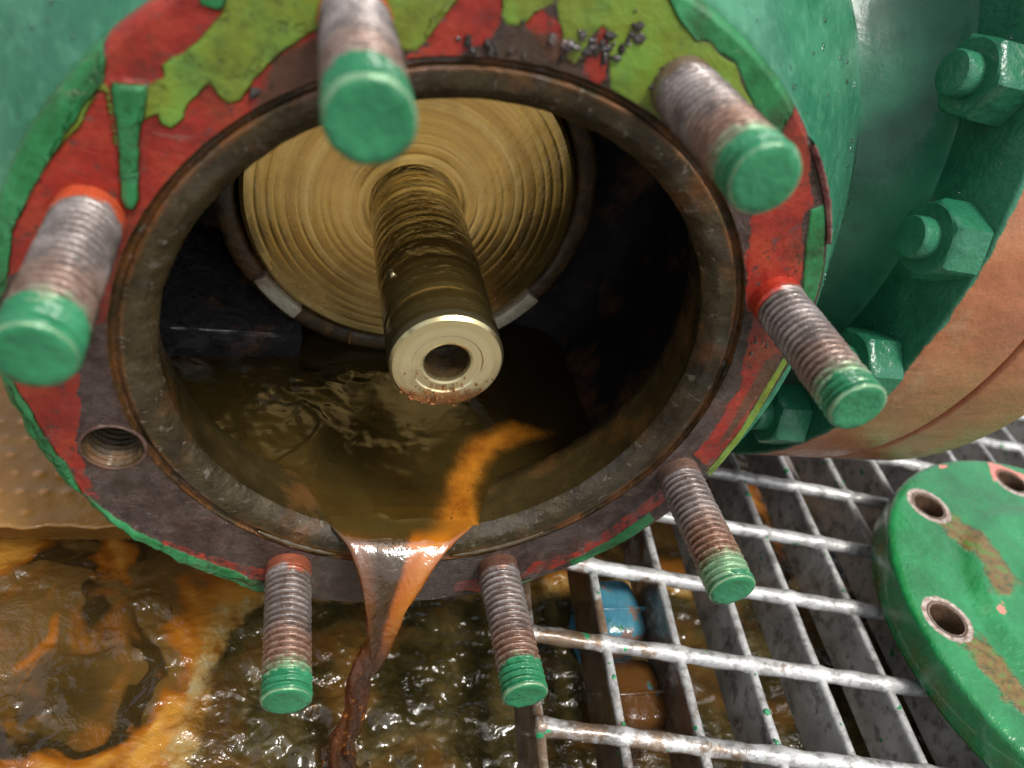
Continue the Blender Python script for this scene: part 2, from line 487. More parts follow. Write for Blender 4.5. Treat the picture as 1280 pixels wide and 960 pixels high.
def oil_bore_mat():
    M = Mat('standing_oil')
    n = M.noise(1.6, 4, .6, dist=1.0, vec=M.co((1, .55, 1)))
    c = M.ramp(n, [(.3, (.040, .025, .006)), (.5, (.062, .041, .010)), (.7, (.090, .060, .016))])
    c = M.mix(M.rng(M.attr('shallow_unshaded'), 0, 1, .62, 0), c, (.012, .008, .002))  # chamber shade painted into the oil colour, darker away from the lip
    a = M.math('ADD', M.attr('streak'), M.math('MULTIPLY', M.math('SUBTRACT', M.noise(9, 5, .6), .5), .08))
    sm = M.rng(a, -.035, .05)
    oc = M.ramp(M.noise(10, 4, .6), [(.3, (.20, .06, .006)), (.6, (.40, .15, .014)), (.8, (.50, .23, .03))])
    c = M.mix(sm, c, oc)
    c = M.mix(M.math('MULTIPLY', M.rng(M.noise(60, 2, .6), .68, .72), .8), c, (.02, .012, .004))
    h = M.math('ADD', M.noise(3.2, 3, .5, dist=.4), M.math('MULTIPLY', M.noise(9, 3, .5, dist=1.0), .4))
    M.set(color=c, rough=.03, spec=.5, ior=1.75, normal=M.bump(h, .22, .03))
    tr = M.n('BsdfTransparent', {'Color': (.86, .72, .40)}).outputs[0]
    mx = M.n('MixShader', {0: M.math('MULTIPLY', M.rng(sm, 0, 1, 1, .25), M.rng(M.attr('shallow_unshaded'), 0, 1, .20, .60)), 1: M.b.outputs[0], 2: tr})
    M.t.links.new(mx.outputs[0], M.out.inputs[0])
    return M.m
M_OIL = oil_bore_mat()

def stream_mat():
    M = Mat('falling_oil')
    u, t = M.attr('across'), M.attr('along')
    n = M.noise(6, 4, .6, dist=1.0, vec=M.co((1, 1, .35)))
    w = M.math('ADD', u, M.math('MULTIPLY', M.math('SUBTRACT', n, .5), .30))
    top = M.ramp(w, [(.05, (.13, .045, .008)), (.25, (.05, .028, .007)), (.52, (.045, .026, .006)), (.62, (.40, .11, .006)), (.85, (.50, .17, .010)), (.97, (.32, .09, .008))])
    low = M.ramp(w, [(.1, (.10, .036, .011)), (.4, (.046, .028, .018)), (.7, (.060, .040, .030)), (.95, (.085, .045, .024))])
    ol = M.mix(M.rng(M.attr('streak'), -.06, .07), (.062, .041, .010), (.36, .13, .012))
    top = M.mix(M.rng(t, .14, .30), ol, top)
    c = M.mix(M.rng(t, .46, .66), top, low)
    h = M.math('ADD', M.noise(9, 4, .6, dist=.6, vec=M.co((1, 1, .3))), M.math('MULTIPLY', M.noise(34, 3, .6, dist=.8, vec=M.co((1, 1, .5))), .18))
    hs = M.rng(t, .22, .6, .10, .9)
    M.set(color=c, rough=.035, ior=1.85, normal=M.bump(h, hs, .03))
    tr = M.n('BsdfTransparent', {'Color': (.74, .44, .16)}).outputs[0]
    mx = M.n('MixShader', {0: M.rng(t, .2, .6, .25, .55), 1: M.b.outputs[0], 2: tr})
    M.t.links.new(mx.outputs[0], M.out.inputs[0])
    return M.m
M_STREAM = stream_mat()

def pool_mat():
    M = Mat('swirling_spilled_oil')
    wv = M.n('VectorMath', {0: M.co(), 1: M.n('VectorMath', {0: M.noise(1.3, 3, .5, col=True), 3: .9 * S}, operation='SCALE').outputs[0]}, operation='ADD').outputs[0]
    n = M.noise(1.6, 3, .5, dist=.9, vec=wv)
    calm = M.mix(M.rng(M.noise(1.1, 4, .55), .38, .64), (.036, .021, .005), (.095, .052, .013))
    nd = M.noise(2.1, 3, .5, dist=1.2, vec=wv)
    calm = M.mix(M.math('MULTIPLY', M.rng(nd, .53, .575), .85), calm, (.018, .011, .003))
    calm = M.mix(M.math('MULTIPLY', M.rng(n, .525, .60), .95), calm, M.mix(M.rng(n, .58, .70), (.21, .066, .005), (.36, .17, .025)))
    calm = M.mix(M.math('MULTIPLY', M.rng(n, .46, .40), .7), calm, M.mix(M.rng(M.noise(3, 3, .5), .4, .6), (.17, .062, .009), (.055, .033, .009)))
    t = M.attr('turb')
    n2 = M.noise(5, 5, .65, dist=.8)
    turb = M.ramp(n2, [(.28, (.012, .011, .004)), (.45, (.030, .022, .006)), (.58, (.052, .040, .014)), (.72, (.10, .07, .026))])
    turb = M.mix(M.math('MULTIPLY', M.rng(M.noise(2.4, 3, .6), .5, .65), .6), turb, (.10, .045, .009))
    bandn = M.math('ADD', t, M.math('MULTIPLY', M.math('SUBTRACT', M.noise(6, 5, .65), .5), .7))
    c = M.mix(M.rng(bandn, .35, .55), calm, turb)
    band = M.math('MULTIPLY', M.rng(bandn, .22, .36), M.rng(bandn, .62, .46))
    bc = M.ramp(M.noise(14, 5, .65), [(.35, (.17, .07, .010)), (.5, (.26, .15, .04)), (.65, (.30, .24, .12))])
    c = M.mix(M.math('MULTIPLY', band, .9), c, bc)
    patch = M.rng(M.noise(2.2, 3, .5), .50, .62)
    h = M.math('ADD', M.math('MULTIPLY', M.noise(6, 3, .55, dist=1.0), 1.0), M.math('MULTIPLY', M.noise(24, 3, .6, dist=.6), M.rng(patch, 0, 1, .25, .7)))
    hs = M.rng(t, 0, .6, .42, .5)
    return M.set(color=c, rough=.05, ior=1.55, normal=M.bump(h, hs, .035))
M_POOL = pool_mat()

def simple(name, stops, scale, rough=.3, bump=.3, bs=30, **kw):
    M = Mat(name)
    c = M.ramp(M.noise(scale, 5, .65), stops)
    return M.set(color=c, rough=rough, normal=M.bump(M.noise(bs, 4, .6), bump, .02), **kw)
M_GROUND = simple('oily_concrete', [(.3, (.10, .085, .06)), (.6, (.20, .18, .15)), (.8, (.28, .26, .22))], 2, .5)
M_PLATE = None
def plate_mat():
    M = Mat('oil_coated_dimpled_plate')
    b = M.rng(M.math('ADD', M.attr('dimple'), M.math('MULTIPLY', M.math('SUBTRACT', M.noise(12, 4), .5), .8)), .2, .8)
    c = M.mix(b, M.ramp(M.noise(5, 4), [(.3, (.22, .10, .018)), (.7, (.31, .155, .035))]), (.46, .22, .08))
    return M.set(color=c, rough=M.rng(M.noise(9, 3), .3, .7, .18, .35), normal=M.bump(M.noise(14, 3), .25, .03))
M_PLATE = plate_mat()
def plug_mat():
    M = Mat('flaking_blue_paint')
    n1 = M.noise(5, 5, .65)
    c = M.ramp(M.noise(5, 4, .6), [(.35, (.035, .13, .19)), (.6, (.06, .20, .25))])
    c = M.mix(M.rng(n1, .51, .54), c, (.17, .11, .09))
    c = M.mix(M.rng(M.noise(4, 5, .65, vec=M.co((1, 1, 1.3))), .60, .62), c, (.014, .10, .036))
    gr = M.math('ADD', M.math('MULTIPLY', M.math('SUBTRACT', M.noise(6, 4, .6), .5), 2.0), M.attr('oily', 'OBJECT'))
    c = M.mix(M.rng(gr, .3, .5), c, (.07, .03, .008))
    return M.set(color=c, rough=.14, normal=M.bump(n1, .8, .02))
M_PLUG = plug_mat()
M_GRIT = simple('dark_shiny_grit', [(.3, (.012, .010, .008)), (.6, (.05, .042, .038)), (.8, (.16, .10, .09))], 9, .15, .6)
M_RUSTBLOB = simple('rusty_froth', [(.3, (.07, .022, .006)), (.55, (.17, .055, .012)), (.8, (.30, .15, .04))], 14, .12, .4)
M_FLECK = simple('green_paint_flake', [(.3, (.02, .18, .07)), (.7, (.05, .30, .12))], 6, .3)
M_SWARF = simple('grey_swarf', [(.3, (.10, .09, .085)), (.7, (.34, .32, .30))], 30, .25, .3, metal=.5)
def drop_mat():
    M = Mat('clear_droplet')
    M.set(color=(.9, 1, .95), rough=.02, ior=1.33)
    tr = M.n('BsdfTransparent', {'Color': (.93, .97, .95)}).outputs[0]
    gl = M.n('BsdfGlossy', {'Color': (1, 1, 1), 'Roughness': .03}).outputs[0]
    fr = M.n('Fresnel', {'IOR': 1.6}).outputs[0]
    mx = M.n('MixShader', {0: fr, 1: tr, 2: gl})
    M.t.links.new(mx.outputs[0], M.out.inputs[0])
    return M.m
M_DROP = drop_mat()

# ---------------------------------------------------------------- measured outlines on the flange face (x, z) and the oil (x, y)
REG = {'red':[[(-1.199,0.103), (-1.117,0.227), (-1.093,0.294), (-1.031,0.425), (-0.921,0.645), (-0.873,0.745), (-0.851,0.82), (-0.804,0.933), (-0.423,1.013), (-0.402,0.835), (-0.443,0.765), (-0.547,0.692), (-0.63,0.634), (-0.712,0.525), (-0.792,0.403), (-0.843,0.307), (-0.873,0.19), (-0.897,0.085), (-0.924,0.077), (-0.906,0.232), (-0.967,0.246), (-1.088,0.197)],[(-1.127,-0.143), (-0.974,-0.088), (-0.979,-0.187), (-1.0,-0.34), (-0.985,-0.469), (-0.951,-0.601), (-1.007,-0.546), (-1.058,-0.407), (-1.096,-0.284), (-1.124,-0.199)],[(-0.782,-0.766), (-0.698,-0.831), (-0.465,-0.941), (-0.447,-1.02), (-0.672,-0.934), (-0.795,-0.84)],[(-0.277,0.857), (-0.231,0.893), (-0.231,0.943), (-0.194,1.015), (-0.098,1.035), (-0.084,0.986), (-0.107,0.926), (-0.183,0.875), (-0.195,0.866)],[(-0.038,0.99), (-0.001,1.022), (0.049,0.991), (0.074,0.934), (0.049,0.915)],[(0.127,0.905), (0.129,0.98), (0.138,1.012), (0.157,1.007), (0.171,0.971), (0.186,0.901), (0.167,0.886)],[(0.684,0.874), (0.687,0.913), (0.705,0.932), (0.741,0.901), (0.842,0.751), (0.885,0.685), (0.871,0.658), (0.979,0.461), (1.077,0.167), (1.096,-0.153), (1.072,-0.376), (0.946,-0.292), (0.972,-0.161), (0.97,0.038), (0.889,0.29), (0.843,0.332), (0.747,0.552), (0.721,0.624), (0.804,0.685)],[(0.488,-0.997), (0.513,-0.912), (0.671,-0.839), (0.771,-0.695), (0.901,-0.459), (0.945,-0.519), (0.845,-0.671), (0.738,-0.839), (0.606,-0.948)],[(0.225,-1.084), (0.238,-1.023), (0.332,-0.995), (0.358,-1.077)]],'lime':[[(-0.808,0.628), (-0.77,0.653), (-0.765,0.629), (-0.744,0.622), (-0.722,0.649), (-0.712,0.681), (-0.669,0.738), (-0.653,0.715), (-0.631,0.701), (-0.609,0.711), (-0.584,0.757), (-0.529,0.829), (-0.456,0.893), (-0.407,0.924), (-0.416,1.0), (-0.634,0.955), (-0.647,0.882), (-0.712,0.794), (-0.758,0.753), (-0.756,0.731), (-0.784,0.708)],[(-0.986,0.518), (-0.897,0.673), (-0.871,0.701), (-0.86,0.695), (-0.85,0.566), (-0.857,0.571), (-0.868,0.679), (-0.882,0.676), (-0.923,0.59), (-0.969,0.526)],[(-0.348,1.015), (-0.182,1.049), (-0.189,1.001), (-0.219,0.951), (-0.24,0.908), (-0.259,0.884), (-0.288,0.881), (-0.321,0.942)],[(-0.1,1.067), (0.013,1.09), (0.017,1.037), (-0.003,1.022), (-0.024,1.007), (-0.035,0.982), (-0.07,0.975), (-0.088,0.988)],[(0.023,1.038), (0.013,1.09), (0.247,1.139), (0.31,1.068), (0.368,1.029), (0.406,1.031), (0.442,1.007), (0.492,0.994), (0.54,0.942), (0.614,0.887), (0.693,0.811), (0.597,0.795), (0.538,0.785), (0.415,0.821), (0.283,0.859), (0.204,0.884), (0.156,1.008), (0.138,1.014), (0.121,0.99), (0.117,0.942), (0.101,0.92), (0.076,0.928), (0.057,0.977), (0.037,1.013)],[(1.062,0.309), (1.055,0.369), (1.121,0.188), (1.156,-0.208), (1.101,-0.439), (1.049,-0.377), (1.1,-0.141), (1.091,0.158)]],'green':[[(-1.251,-0.024), (-1.147,0.654), (-0.899,0.941), (-0.775,0.967), (-0.865,0.771), (-0.859,0.746), (-0.859,0.737), (-0.865,0.699), (-0.904,0.652), (-0.969,0.528), (-1.0,0.473), (-1.033,0.407), (-1.075,0.314), (-1.092,0.208), (-1.13,0.1)],[(-0.859,0.702), (-0.789,0.708), (-0.807,0.594), (-0.815,0.439), (-0.826,0.412), (-0.844,0.418), (-0.851,0.443), (-0.849,0.569), (-0.854,0.674)],[(-0.698,0.956), (-0.618,0.972), (-0.648,0.881), (-0.687,0.887)],[(0.185,1.173), (0.314,1.057), (0.368,1.027), (0.401,1.033), (0.431,1.014), (0.487,1.0), (0.533,0.951), (0.597,0.901), (0.684,0.849), (0.691,0.897), (0.701,0.94), (0.757,0.966), (0.597,1.126), (0.383,1.215)],[(0.923,0.576), (0.887,0.668), (0.924,0.691), (1.041,0.483), (1.136,0.189), (1.121,0.188), (0.982,0.462)],[(-1.203,-0.044), (-1.126,-0.138), (-1.115,-0.198), (-1.096,-0.284), (-1.065,-0.375), (-1.025,-0.505), (-1.018,-0.546), (-0.949,-0.645), (-0.863,-0.739), (-0.747,-0.84), (-0.596,-0.94), (-0.45,-1.024), (-0.447,-1.165), (-0.798,-0.968), (-1.097,-0.612), (-1.226,-0.207)],[(0.661,-0.888), (0.782,-0.771), (0.866,-0.638), (0.892,-0.601), (0.93,-0.646), (0.814,-0.864), (0.69,-0.949)],[(0.496,-1.028), (0.644,-0.964), (0.667,-1.016), (0.53,-1.092)]],'brown':[[(1.026,-0.263), (1.02,0.138), (1.057,0.181), (1.088,0.158), (1.092,0.042), (1.067,-0.205)],[(-0.112,0.899), (-0.058,0.961), (0.03,0.978), (0.102,0.931), (0.131,0.872), (-0.036,0.878)],[(-0.548,0.815), (-0.456,0.875), (-0.421,0.857), (-0.445,0.766), (-0.574,0.698)]]}
STREAK = [(0.107, 0.022), (0.276, 0.024), (0.289, 0.246), (0.405, 0.424), (0.681, 0.558), (0.51, 0.605), (0.319, 0.51), (0.196, 0.305), (0.127, 0.103)]
STUDS = {'S5': (0.378, -0.927, 0.5206), 'S4': (0.919, -0.388, 0.4988), 'S3': (0.922, 0.378, 0.4923), 'S2': (0.378, 0.917, 0.4675), 'S1': (-0.39, 0.92, 0.5147), 'S8': (-0.921, 0.382, 0.5101), 'S6': (-0.384, -0.924, 0.4953)}
# ================================================================ SETTING
me = mesh('ground', [(-60, -60, -2.15), (60, -60, -2.15), (60, 60, -2.15), (-60, 60, -2.15)], [(0, 1, 2, 3)], M_GROUND, False)
link('ground', me, kind='structure')

# oil pool in the pit below the grating
IMP = np.array([-.12, -.345])
def seg(a, b, n):
    return np.linspace(a, b, n, endpoint=False)
xs = np.concatenate([seg(-2.6, -1.7, 20), seg(-1.7, .95, 330), seg(.95, 2.9, 90), [2.9]])
ys = np.concatenate([seg(-1.3, -.62, 18), seg(-.62, .75, 190), seg(.75, 2.6, 60), [2.6]])
X, Y = np.meshgrid(xs, ys, indexing='ij')
P2 = np.stack([X.ravel(), Y.ravel(), np.zeros(X.size)], -1)
dist = np.hypot(P2[:, 0] - IMP[0], (P2[:, 1] - IMP[1]))
turb = np.clip((P2[:, 0] + .80 - .1 * P2[:, 1]) / .34, 0, 1) * np.clip((.62 - P2[:, 1]) / .35, 0, 1)
n_big = fract(P2, 3.0, 2, 3.1)
n_mid = fract(P2 * np.array([1, 1.25, 1]), 8.0, 3, 7.7)
n_fine = fract(P2 * np.array([1, .8, 1]), 30.0, 2, 1.4)
z = .012 * n_big * (1 - .5 * turb) + turb * (.018 * n_mid + .0045 * n_fine)
z += .030 * np.cos(dist * 42) * np.exp(-dist * 6.0) + turb * .020 * np.exp(-dist * 3) * n_mid
z += (1 - turb) * .018 * n_mid * np.clip((n_big + .15) * 3, 0, 1)
P2[:, 2] = -1.75 + z
me = mesh('oil_pool', P2, grid_faces(len(xs), len(ys)), M_POOL, True, {'turb': turb})
me.flip_normals() if me.polygons[0].normal.z < 0 else None
link('oil_pool', me, label='brown and orange oil pooled in the pit under the stream', kind='stuff')

# oil-coated dimpled plate at the edge of the pit
px_, py_ = np.linspace(-2.7, -.15, 200), np.linspace(.60, 2.3, 130)
X, Y = np.meshgrid(px_, py_, indexing='ij')
gx, gy = X / .085, Y / .105
row = np.floor(gy)
fx = (gx + .5 * (row % 2)) % 1 - .5
fy = gy % 1 - .5
dim = np.clip(1 - np.hypot(fx * 1.0, fy * 1.4) / .42, 0, 1)
n_ = fract(np.stack([X.ravel(), Y.ravel(), 0 * X.ravel()], -1), 7, 2, 2.2).reshape(X.shape)
keep = np.clip(.75 + n_ * 1.2, 0, 1)
Z = -1.45 + .007 * dim ** .7 * keep + .006 * n_
front = np.clip((Y - .60) / .012, 0, 1)
Z -= .008 * (1 - front) ** 2
Y = Y + .02 * fract(np.stack([X.ravel() * 2, 0 * X.ravel(), 0 * X.ravel()], -1), 3, 3, 5.0).reshape(X.shape) * np.clip((.9 - Y) / .3, 0, 1)
V = np.stack([X, Y, Z], -1).reshape(-1, 3)
F = grid_faces(200, 130).tolist()
nv = len(V)
V = np.vstack([V, np.stack([px_, np.full(200, .72), np.full(200, -1.56)], -1), np.stack([px_, np.full(200, .9), np.full(200, -2.15)], -1)])
for i in range(199):
    F.append([i * 130, (i + 1) * 130, nv + i + 1, nv + i])
    F.append([nv + i, nv + i + 1, nv + 200 + i + 1, nv + 200 + i])
me = fix_normals(mesh('dimpled_plate', V, F, M_PLATE, True, {'dimple': np.concatenate([(dim * keep).ravel(), np.zeros(400)])}))
link('dimpled_plate', me, label='orange-brown dimpled plate coated in oil beside the pool', cat='plate')

# ================================================================ GRATING
ZG = -1.25
B_STEP = np.array([.31673, -.06159])
C_STEP = np.array([-.04887, -.38742])
G0 = np.array([.83027, 1.86250])
bdir = C_STEP / np.linalg.norm(C_STEP)
cdir = B_STEP / np.linalg.norm(B_STEP)
grating = thing('floor_grating', (1.6, .6, ZG - .28), 'galvanised steel bar grating with oil stains beside the spill', 'grating')
NB = 14
J0, J1 = -1.6, 8.4
def bar_mesh(seed):
    """bearing bar: deep flat bar, slightly wavy galvanised faces; runs along local +X"""
    Lb = np.linalg.norm(C_STEP) * (J1 - J0)
    n = 120
    x = np.linspace(0, Lb, n)
    prof = [(-.016, -.27), (-.019, -.22), (-.018, -.15), (-.019, -.03), (-.0195, -.012), (-.014, -.002), (0, .001), (.014, -.002), (.0195, -.012), (.019, -.03), (.018, -.15), (.019, -.22), (.016, -.27)]
    V = []
    for xi in x:
        for (a, b) in prof:
            w = mn.noise(Vector((xi * 5 + seed * 9, b * 7, a * 20))) * .0035
            V.append((xi, a + (w if a > 0 else -w), b + .002 * mn.noise(Vector((xi * 8, seed * 3.0, 5)))))
    F = grid_faces(n, len(prof), True).tolist()
    m = len(prof)
    F += [list(range(m))[::-1], [(n - 1) * m + k for k in range(m)]]
    return fix_normals(mesh('bearing_bar', V, F, M_GALV, True, sharp=60))
bars = [bar_mesh(k) for k in range(3)]
bang = math.atan2(bdir[1], bdir[0])
for i in range(NB):
    o_ = G0 + B_STEP * i + C_STEP * J0
    link('bearing_bar', bars[i % 3], grating, (o_[0], o_[1], ZG), (0, 0, bang))
def rod_mesh(seed):
    """twisted square cross rod welded into the tops of the bars"""
    Lr = np.linalg.norm(B_STEP) * (NB - 1) + .05
    n, m = 420, 12
    V = []
    for k in range(n):
        x = Lr * k / (n - 1)
        tw = x * 7.0 + seed
        near = abs(((x - .02) / np.linalg.norm(B_STEP) + .5) % 1 - .5) * np.linalg.norm(B_STEP)
        weld = math.exp(-(near / .030) ** 2)
        for j in range(m):
            a = 2 * math.pi * j / m
            q = (abs(math.cos(2 * (a - tw)))) ** 1.5
            r = .031 + .004 * q + .006 * weld + .003 * mn.noise(Vector((x * 14, a, seed)))
            V.append((x, r * math.cos(a) * 1.05, r * math.sin(a)))
    F = grid_faces(n, m, True).tolist() + [list(range(m))[::-1], [(n - 1) * m + k for k in range(m)]]
    return fix_normals(mesh('cross_rod', V, F, M_GALV))
rods = [rod_mesh(k * 1.3) for k in range(3)]
cang = math.atan2(cdir[1], cdir[0])
for j in range(-1, 9):
    o_ = G0 + C_STEP * j - cdir * .02
    link('cross_rod', rods[j % 3], grating, (o_[0], o_[1], ZG - .018), (0, 0, cang))
# loose flakes of green paint lying on the bars
it = []
for _ in range(46):
    i, j = random.randint(1, 9), random.uniform(1.5, 6.8)
    q = G0 + B_STEP * i + C_STEP * j
    it.append((q[0] + random.uniform(-.012, .012), q[1], ZG + .002, random.uniform(.006, .014)))
v_, f_ = blobs(it, 1, .25, (0, 0, 1))
link('paint_flakes', mesh('paint_flakes', v_, f_, M_FLECK), grating, kind='stuff')

# two painted plugs standing in the pit, seen between the bars
def plug(loc, r, label, tilt):
    n, prof = 40, [(0, .0), (.5, -.002), (.82, -.010), (.93, -.022), (.99, -.05), (1.0, -.09), (1.0, -.75)]
    t = thing('painted_plug', (loc[0], loc[1], -2.15), label, 'plug', 'painted plugs under the grating')
    v, f = rev([(max(a * r, 1e-4), b) for a, b in prof], n, 'Z', (loc[0], loc[1], loc[2]))
    nz = fract(v, 9, 3, r * 50)
    aa = np.arctan2(v[:, 1] - loc[1], v[:, 0] - loc[0])
    sq = 1 / np.maximum(np.abs(np.cos(aa)) ** 5 + np.abs(np.sin(aa)) ** 5, 1e-6) ** .2
    v[:, :2] = np.array(loc[:2]) + (v[:, :2] - np.array(loc[:2])) * sq[:, None] * np.array([.80, 1.0])
    v = v + (v - np.array([loc[0], loc[1], loc[2] - .2])) * (nz * .06)[:, None]
    link('cap', fix_normals(mesh('cap', v, f, M_PLUG, True, sharp=50)), t)
    bx_, bf = box(loc[0] - .93 * r, loc[0] + .93 * r, loc[1] - .03, loc[1] - .016, loc[2] - .03, loc[2] + .008)
    link('ridge', bevel_me(mesh('ridge', bx_, bf, M_PLUG), .003), t)
    for c_ in t.children:
        c_['oily'] = tilt
plug((1.115, .16, -1.43), .155, 'blue painted plug with pink flaking patch below the grating', -.3)
plug((1.085, -.25, -1.43), .15, 'oil-smeared green and blue plug below the grating bars', .62)

# ================================================================ REMOVED COVER lying on the grating
CC = np.array([3.42, -.37])
cover = thing('cover_flange', (CC[0], CC[1], ZG), 'bright green round cover plate with bolt holes lying on grating', 'cover')
NA, rads = 256, np.concatenate([np.linspace(.02, .30, 6), np.linspace(.33, .82, 14), np.linspace(.84, 1.13, 44), [1.142, 1.151, 1.157, 1.16, 1.16]])
drop_ = np.concatenate([np.zeros(64), [.003, .008, .016, .026, .05]])
th = np.linspace(0, 2 * np.pi, NA, endpoint=False)
RR, TT = np.meshgrid(rads, th, indexing='ij')
HX, HY = RR * np.cos(TT), RR * np.sin(TT)
HZ = -1.0 - np.repeat(drop_[:, None], NA, 1)
step = np.clip((.80 - RR) / .05, 0, 1)
HZ = HZ + .030 * step * step * (3 - 2 * step)
hub = np.clip((.50 - RR) / .06, 0, 1)
HZ = HZ + .05 * hub * hub * (3 - 2 * hub)
CV = np.stack([HX, HY, HZ], -1).reshape(-1, 3)
holes = [np.array([math.cos(math.radians(127.5 + 45 * k)), math.sin(math.radians(127.5 + 45 * k))]) for k in range(8)]
CF = grid_faces(len(rads), NA, True)
def punch(Vv, Ff, ctrs, rh, ia, ib):
    """remove the faces inside each circle and snap the new rim onto it"""
    cen = Vv[Ff].mean(1)
    dead = np.zeros(len(Ff), bool)
    for c in ctrs:
        dead |= np.hypot(cen[:, ia] - c[0], cen[:, ib] - c[1]) < rh
    used_dead = np.zeros(len(Vv), bool)
    used_dead[Ff[dead].ravel()] = True
    Fk = Ff[~dead]
    used = np.zeros(len(Vv), bool)
    used[Fk.ravel()] = True
    rim = np.where(used & used_dead)[0]
    for c in ctrs:
        d = Vv[rim][:, [ia, ib]] - c
        L = np.hypot(d[:, 0], d[:, 1])
        s_ = L < rh * 1.8
        k = rim[s_]
        Vv[k[:, None], [ia, ib]] = c + d[s_] / L[s_][:, None] * rh
    return Vv, Fk
RH = .082
CV, CF = punch(CV, CF, holes, RH, 0, 1)
hd = np.min([np.hypot(CV[:, 0] - h[0], CV[:, 1] - h[1]) for h in holes], 0)
bare_a = .118 - hd
def px2(l):
    return [(a - CC[0], b - CC[1]) for a, b in l]
GR = [px2([(2.778, .301), (2.934, .383), (2.984, .278), (2.991, .126), (2.989, -.087), (2.861, -.16), (2.756, -.127), (2.836, .03), (2.799, .175)]),
      px2([(2.398, -.343), (2.502, -.308), (2.572, -.35), (2.581, -.484), (2.594, -.611), (2.493, -.724), (2.449, -.637), (2.424, -.476)]),
      px2([(3.55, .58), (3.68, .55), (3.7, .40), (3.6, .48)])]
gr = sdf(CV[:, :2], GR)
pk = sdf(CV[:, :2], [px2([(2.715, -.205), (2.775, -.175), (2.765, -.225), (2.70, -.26)]), px2([(3.40, .60), (3.55, .70), (3.66, .62), (3.72, .66), (3.5, .78)]), px2([(3.08, .70), (3.12, .735), (3.17, .72), (3.12, .70)])])
CV[:, :2] += CC
me = mesh('plate', CV, CF, M_COVER, True, {'grime': gr, 'bare': bare_a, 'pink': pk})
bm = bmesh.new(); bm.from_mesh(me)
# rim and underside
prof = [(1.16, -1.05), (1.163, -1.10), (1.16, -1.17), (1.15, -1.19), (1.13, -1.198), (.80, -1.198), (.79, -1.2), (.785, -1.25), (.02, -1.25)]
bm.free()
plate = link('plate', fix_normals(me), cover)
v_, f_ = rev(prof, NA, 'Z', (CC[0], CC[1], 0))
z0 = np.zeros(len(v_)) - 1
link('rim', fix_normals(mesh('rim', v_, f_, M_COVER, True, {'grime': z0, 'bare': z0, 'pink': z0}, sharp=60)), cover)
M_HOLE = machined('dark_bolt_hole', [(.3, (.05, .03, .018)), (.6, (.12, .07, .04)), (.8, (.2, .13, .09))], 18, (.25, .5), .6, .2)
v_, f_ = rev([(RH + .012, .0015), (RH + .002, 0), (RH - .004, -.01), (RH - .004, -.15)], 32, 'Z')
hm = mesh('bolt_hole', v_, f_, M_HOLE)
for h in holes:
    link('bolt_hole', hm, cover, (CC[0] + h[0], CC[1] + h[1], -1.0))

# ================================================================ PUMP
pump = thing('pump', (0, 1.3, -2.15), 'green painted pump with open flange, brass-coloured shaft and threaded studs', 'pump')
# --- face of the open flange, with the empty stud hole
NA = 640
rads = np.concatenate([np.linspace(.905, 1.145, 66), [1.152, 1.158, 1.162]])
dep = np.concatenate([np.zeros(66), [.003, .008, .018]])
th = np.linspace(0, 2 * np.pi, NA, endpoint=False)
RR, TT = np.meshgrid(rads, th, indexing='ij')
FV = np.stack([RR * np.cos(TT), np.repeat(dep[:, None], NA, 1), RR * np.sin(TT)], -1).reshape(-1, 3)
FF = grid_faces(len(rads), NA, True)
HC = np.array([-.910, -.366])
FV, FF = punch(FV, FF, [HC], .080, 0, 2)
nv = len(FV)
rim1 = np.stack([1.165 * np.cos(th), np.full(NA, .045), 1.165 * np.sin(th)], -1)
FV = np.vstack([FV, rim1])
j = np.arange(NA)
last = (len(rads) - 1) * NA
FF = np.vstack([FF, np.stack([last + j, last + (j + 1) % NA, nv + (j + 1) % NA, nv + j], -1)])
XZ = FV[:, [0, 2]]
at = {k: sdf(XZ, v) for k, v in REG.items()}
at['green'] = at['green'] + .018 * np.clip((-XZ[:, 0] - .25) / .2, 0, 1) * np.clip((-XZ[:, 1] - .1) / .2, 0, 1)
# the cast flange is a little out of round: more of it on the left
uo = np.clip((np.hypot(XZ[:, 0], XZ[:, 1]) - 1.0) / .16, 0, 1)[:, None]
ca_ = np.cos(np.arctan2(XZ[:, 1], XZ[:, 0]))[:, None]
dip = np.exp(-((np.degrees(np.arctan2(XZ[:, 1], XZ[:, 0])) + 3) / 20) ** 2)[:, None]
FV[:, [0, 2]] *= 1 + uo * (np.where(ca_ < 0, -.012, .004) * ca_ - .003 - .042 * dip)
# paint films are real thickness: lift the painted areas, crusted near the lower left rim
lum = fract(np.stack([FV[:, 0], FV[:, 2], 0 * FV[:, 0]], -1), 16, 4, .7)
def film(a, t, w=.006):
    return t * np.clip(a / w + .5, 0, 1)
lift = film(at['red'], .0015) + film(at['lime'], .0025) + film(at['green'], .004)
angf = np.arctan2(FV[:, 2], FV[:, 0])
crust = np.clip((-FV[:, 0] - .3) / .2, 0, 1) * np.clip((-FV[:, 2] - .1) / .2, 0, 1) * np.clip((at['green'] + .01) / .02, 0, 1)
lift = lift + crust * (.012 * np.clip(lum + .5, 0, 1.5)) + .0015 * lum
drip = film(at['green'], .012, .02) * ((np.abs(FV[:, 0] + .78) < .14) & (FV[:, 2] > .3) & (FV[:, 2] < .85) & (np.hypot(FV[:, 0], FV[:, 2]) < 1.10))
lift = lift + drip
onface = np.hypot(FV[:, 0], FV[:, 2]) < 1.15
FV[:, 1] -= lift * onface
radial = np.where(onface, 0, crust * .012 * lum)
FV[:, 0] += radial * np.cos(angf)
FV[:, 2] += radial * np.sin(angf)
flange = link('open_flange', fix_normals(mesh('open_flange', FV, FF, M_FACE, True, at)), pump)
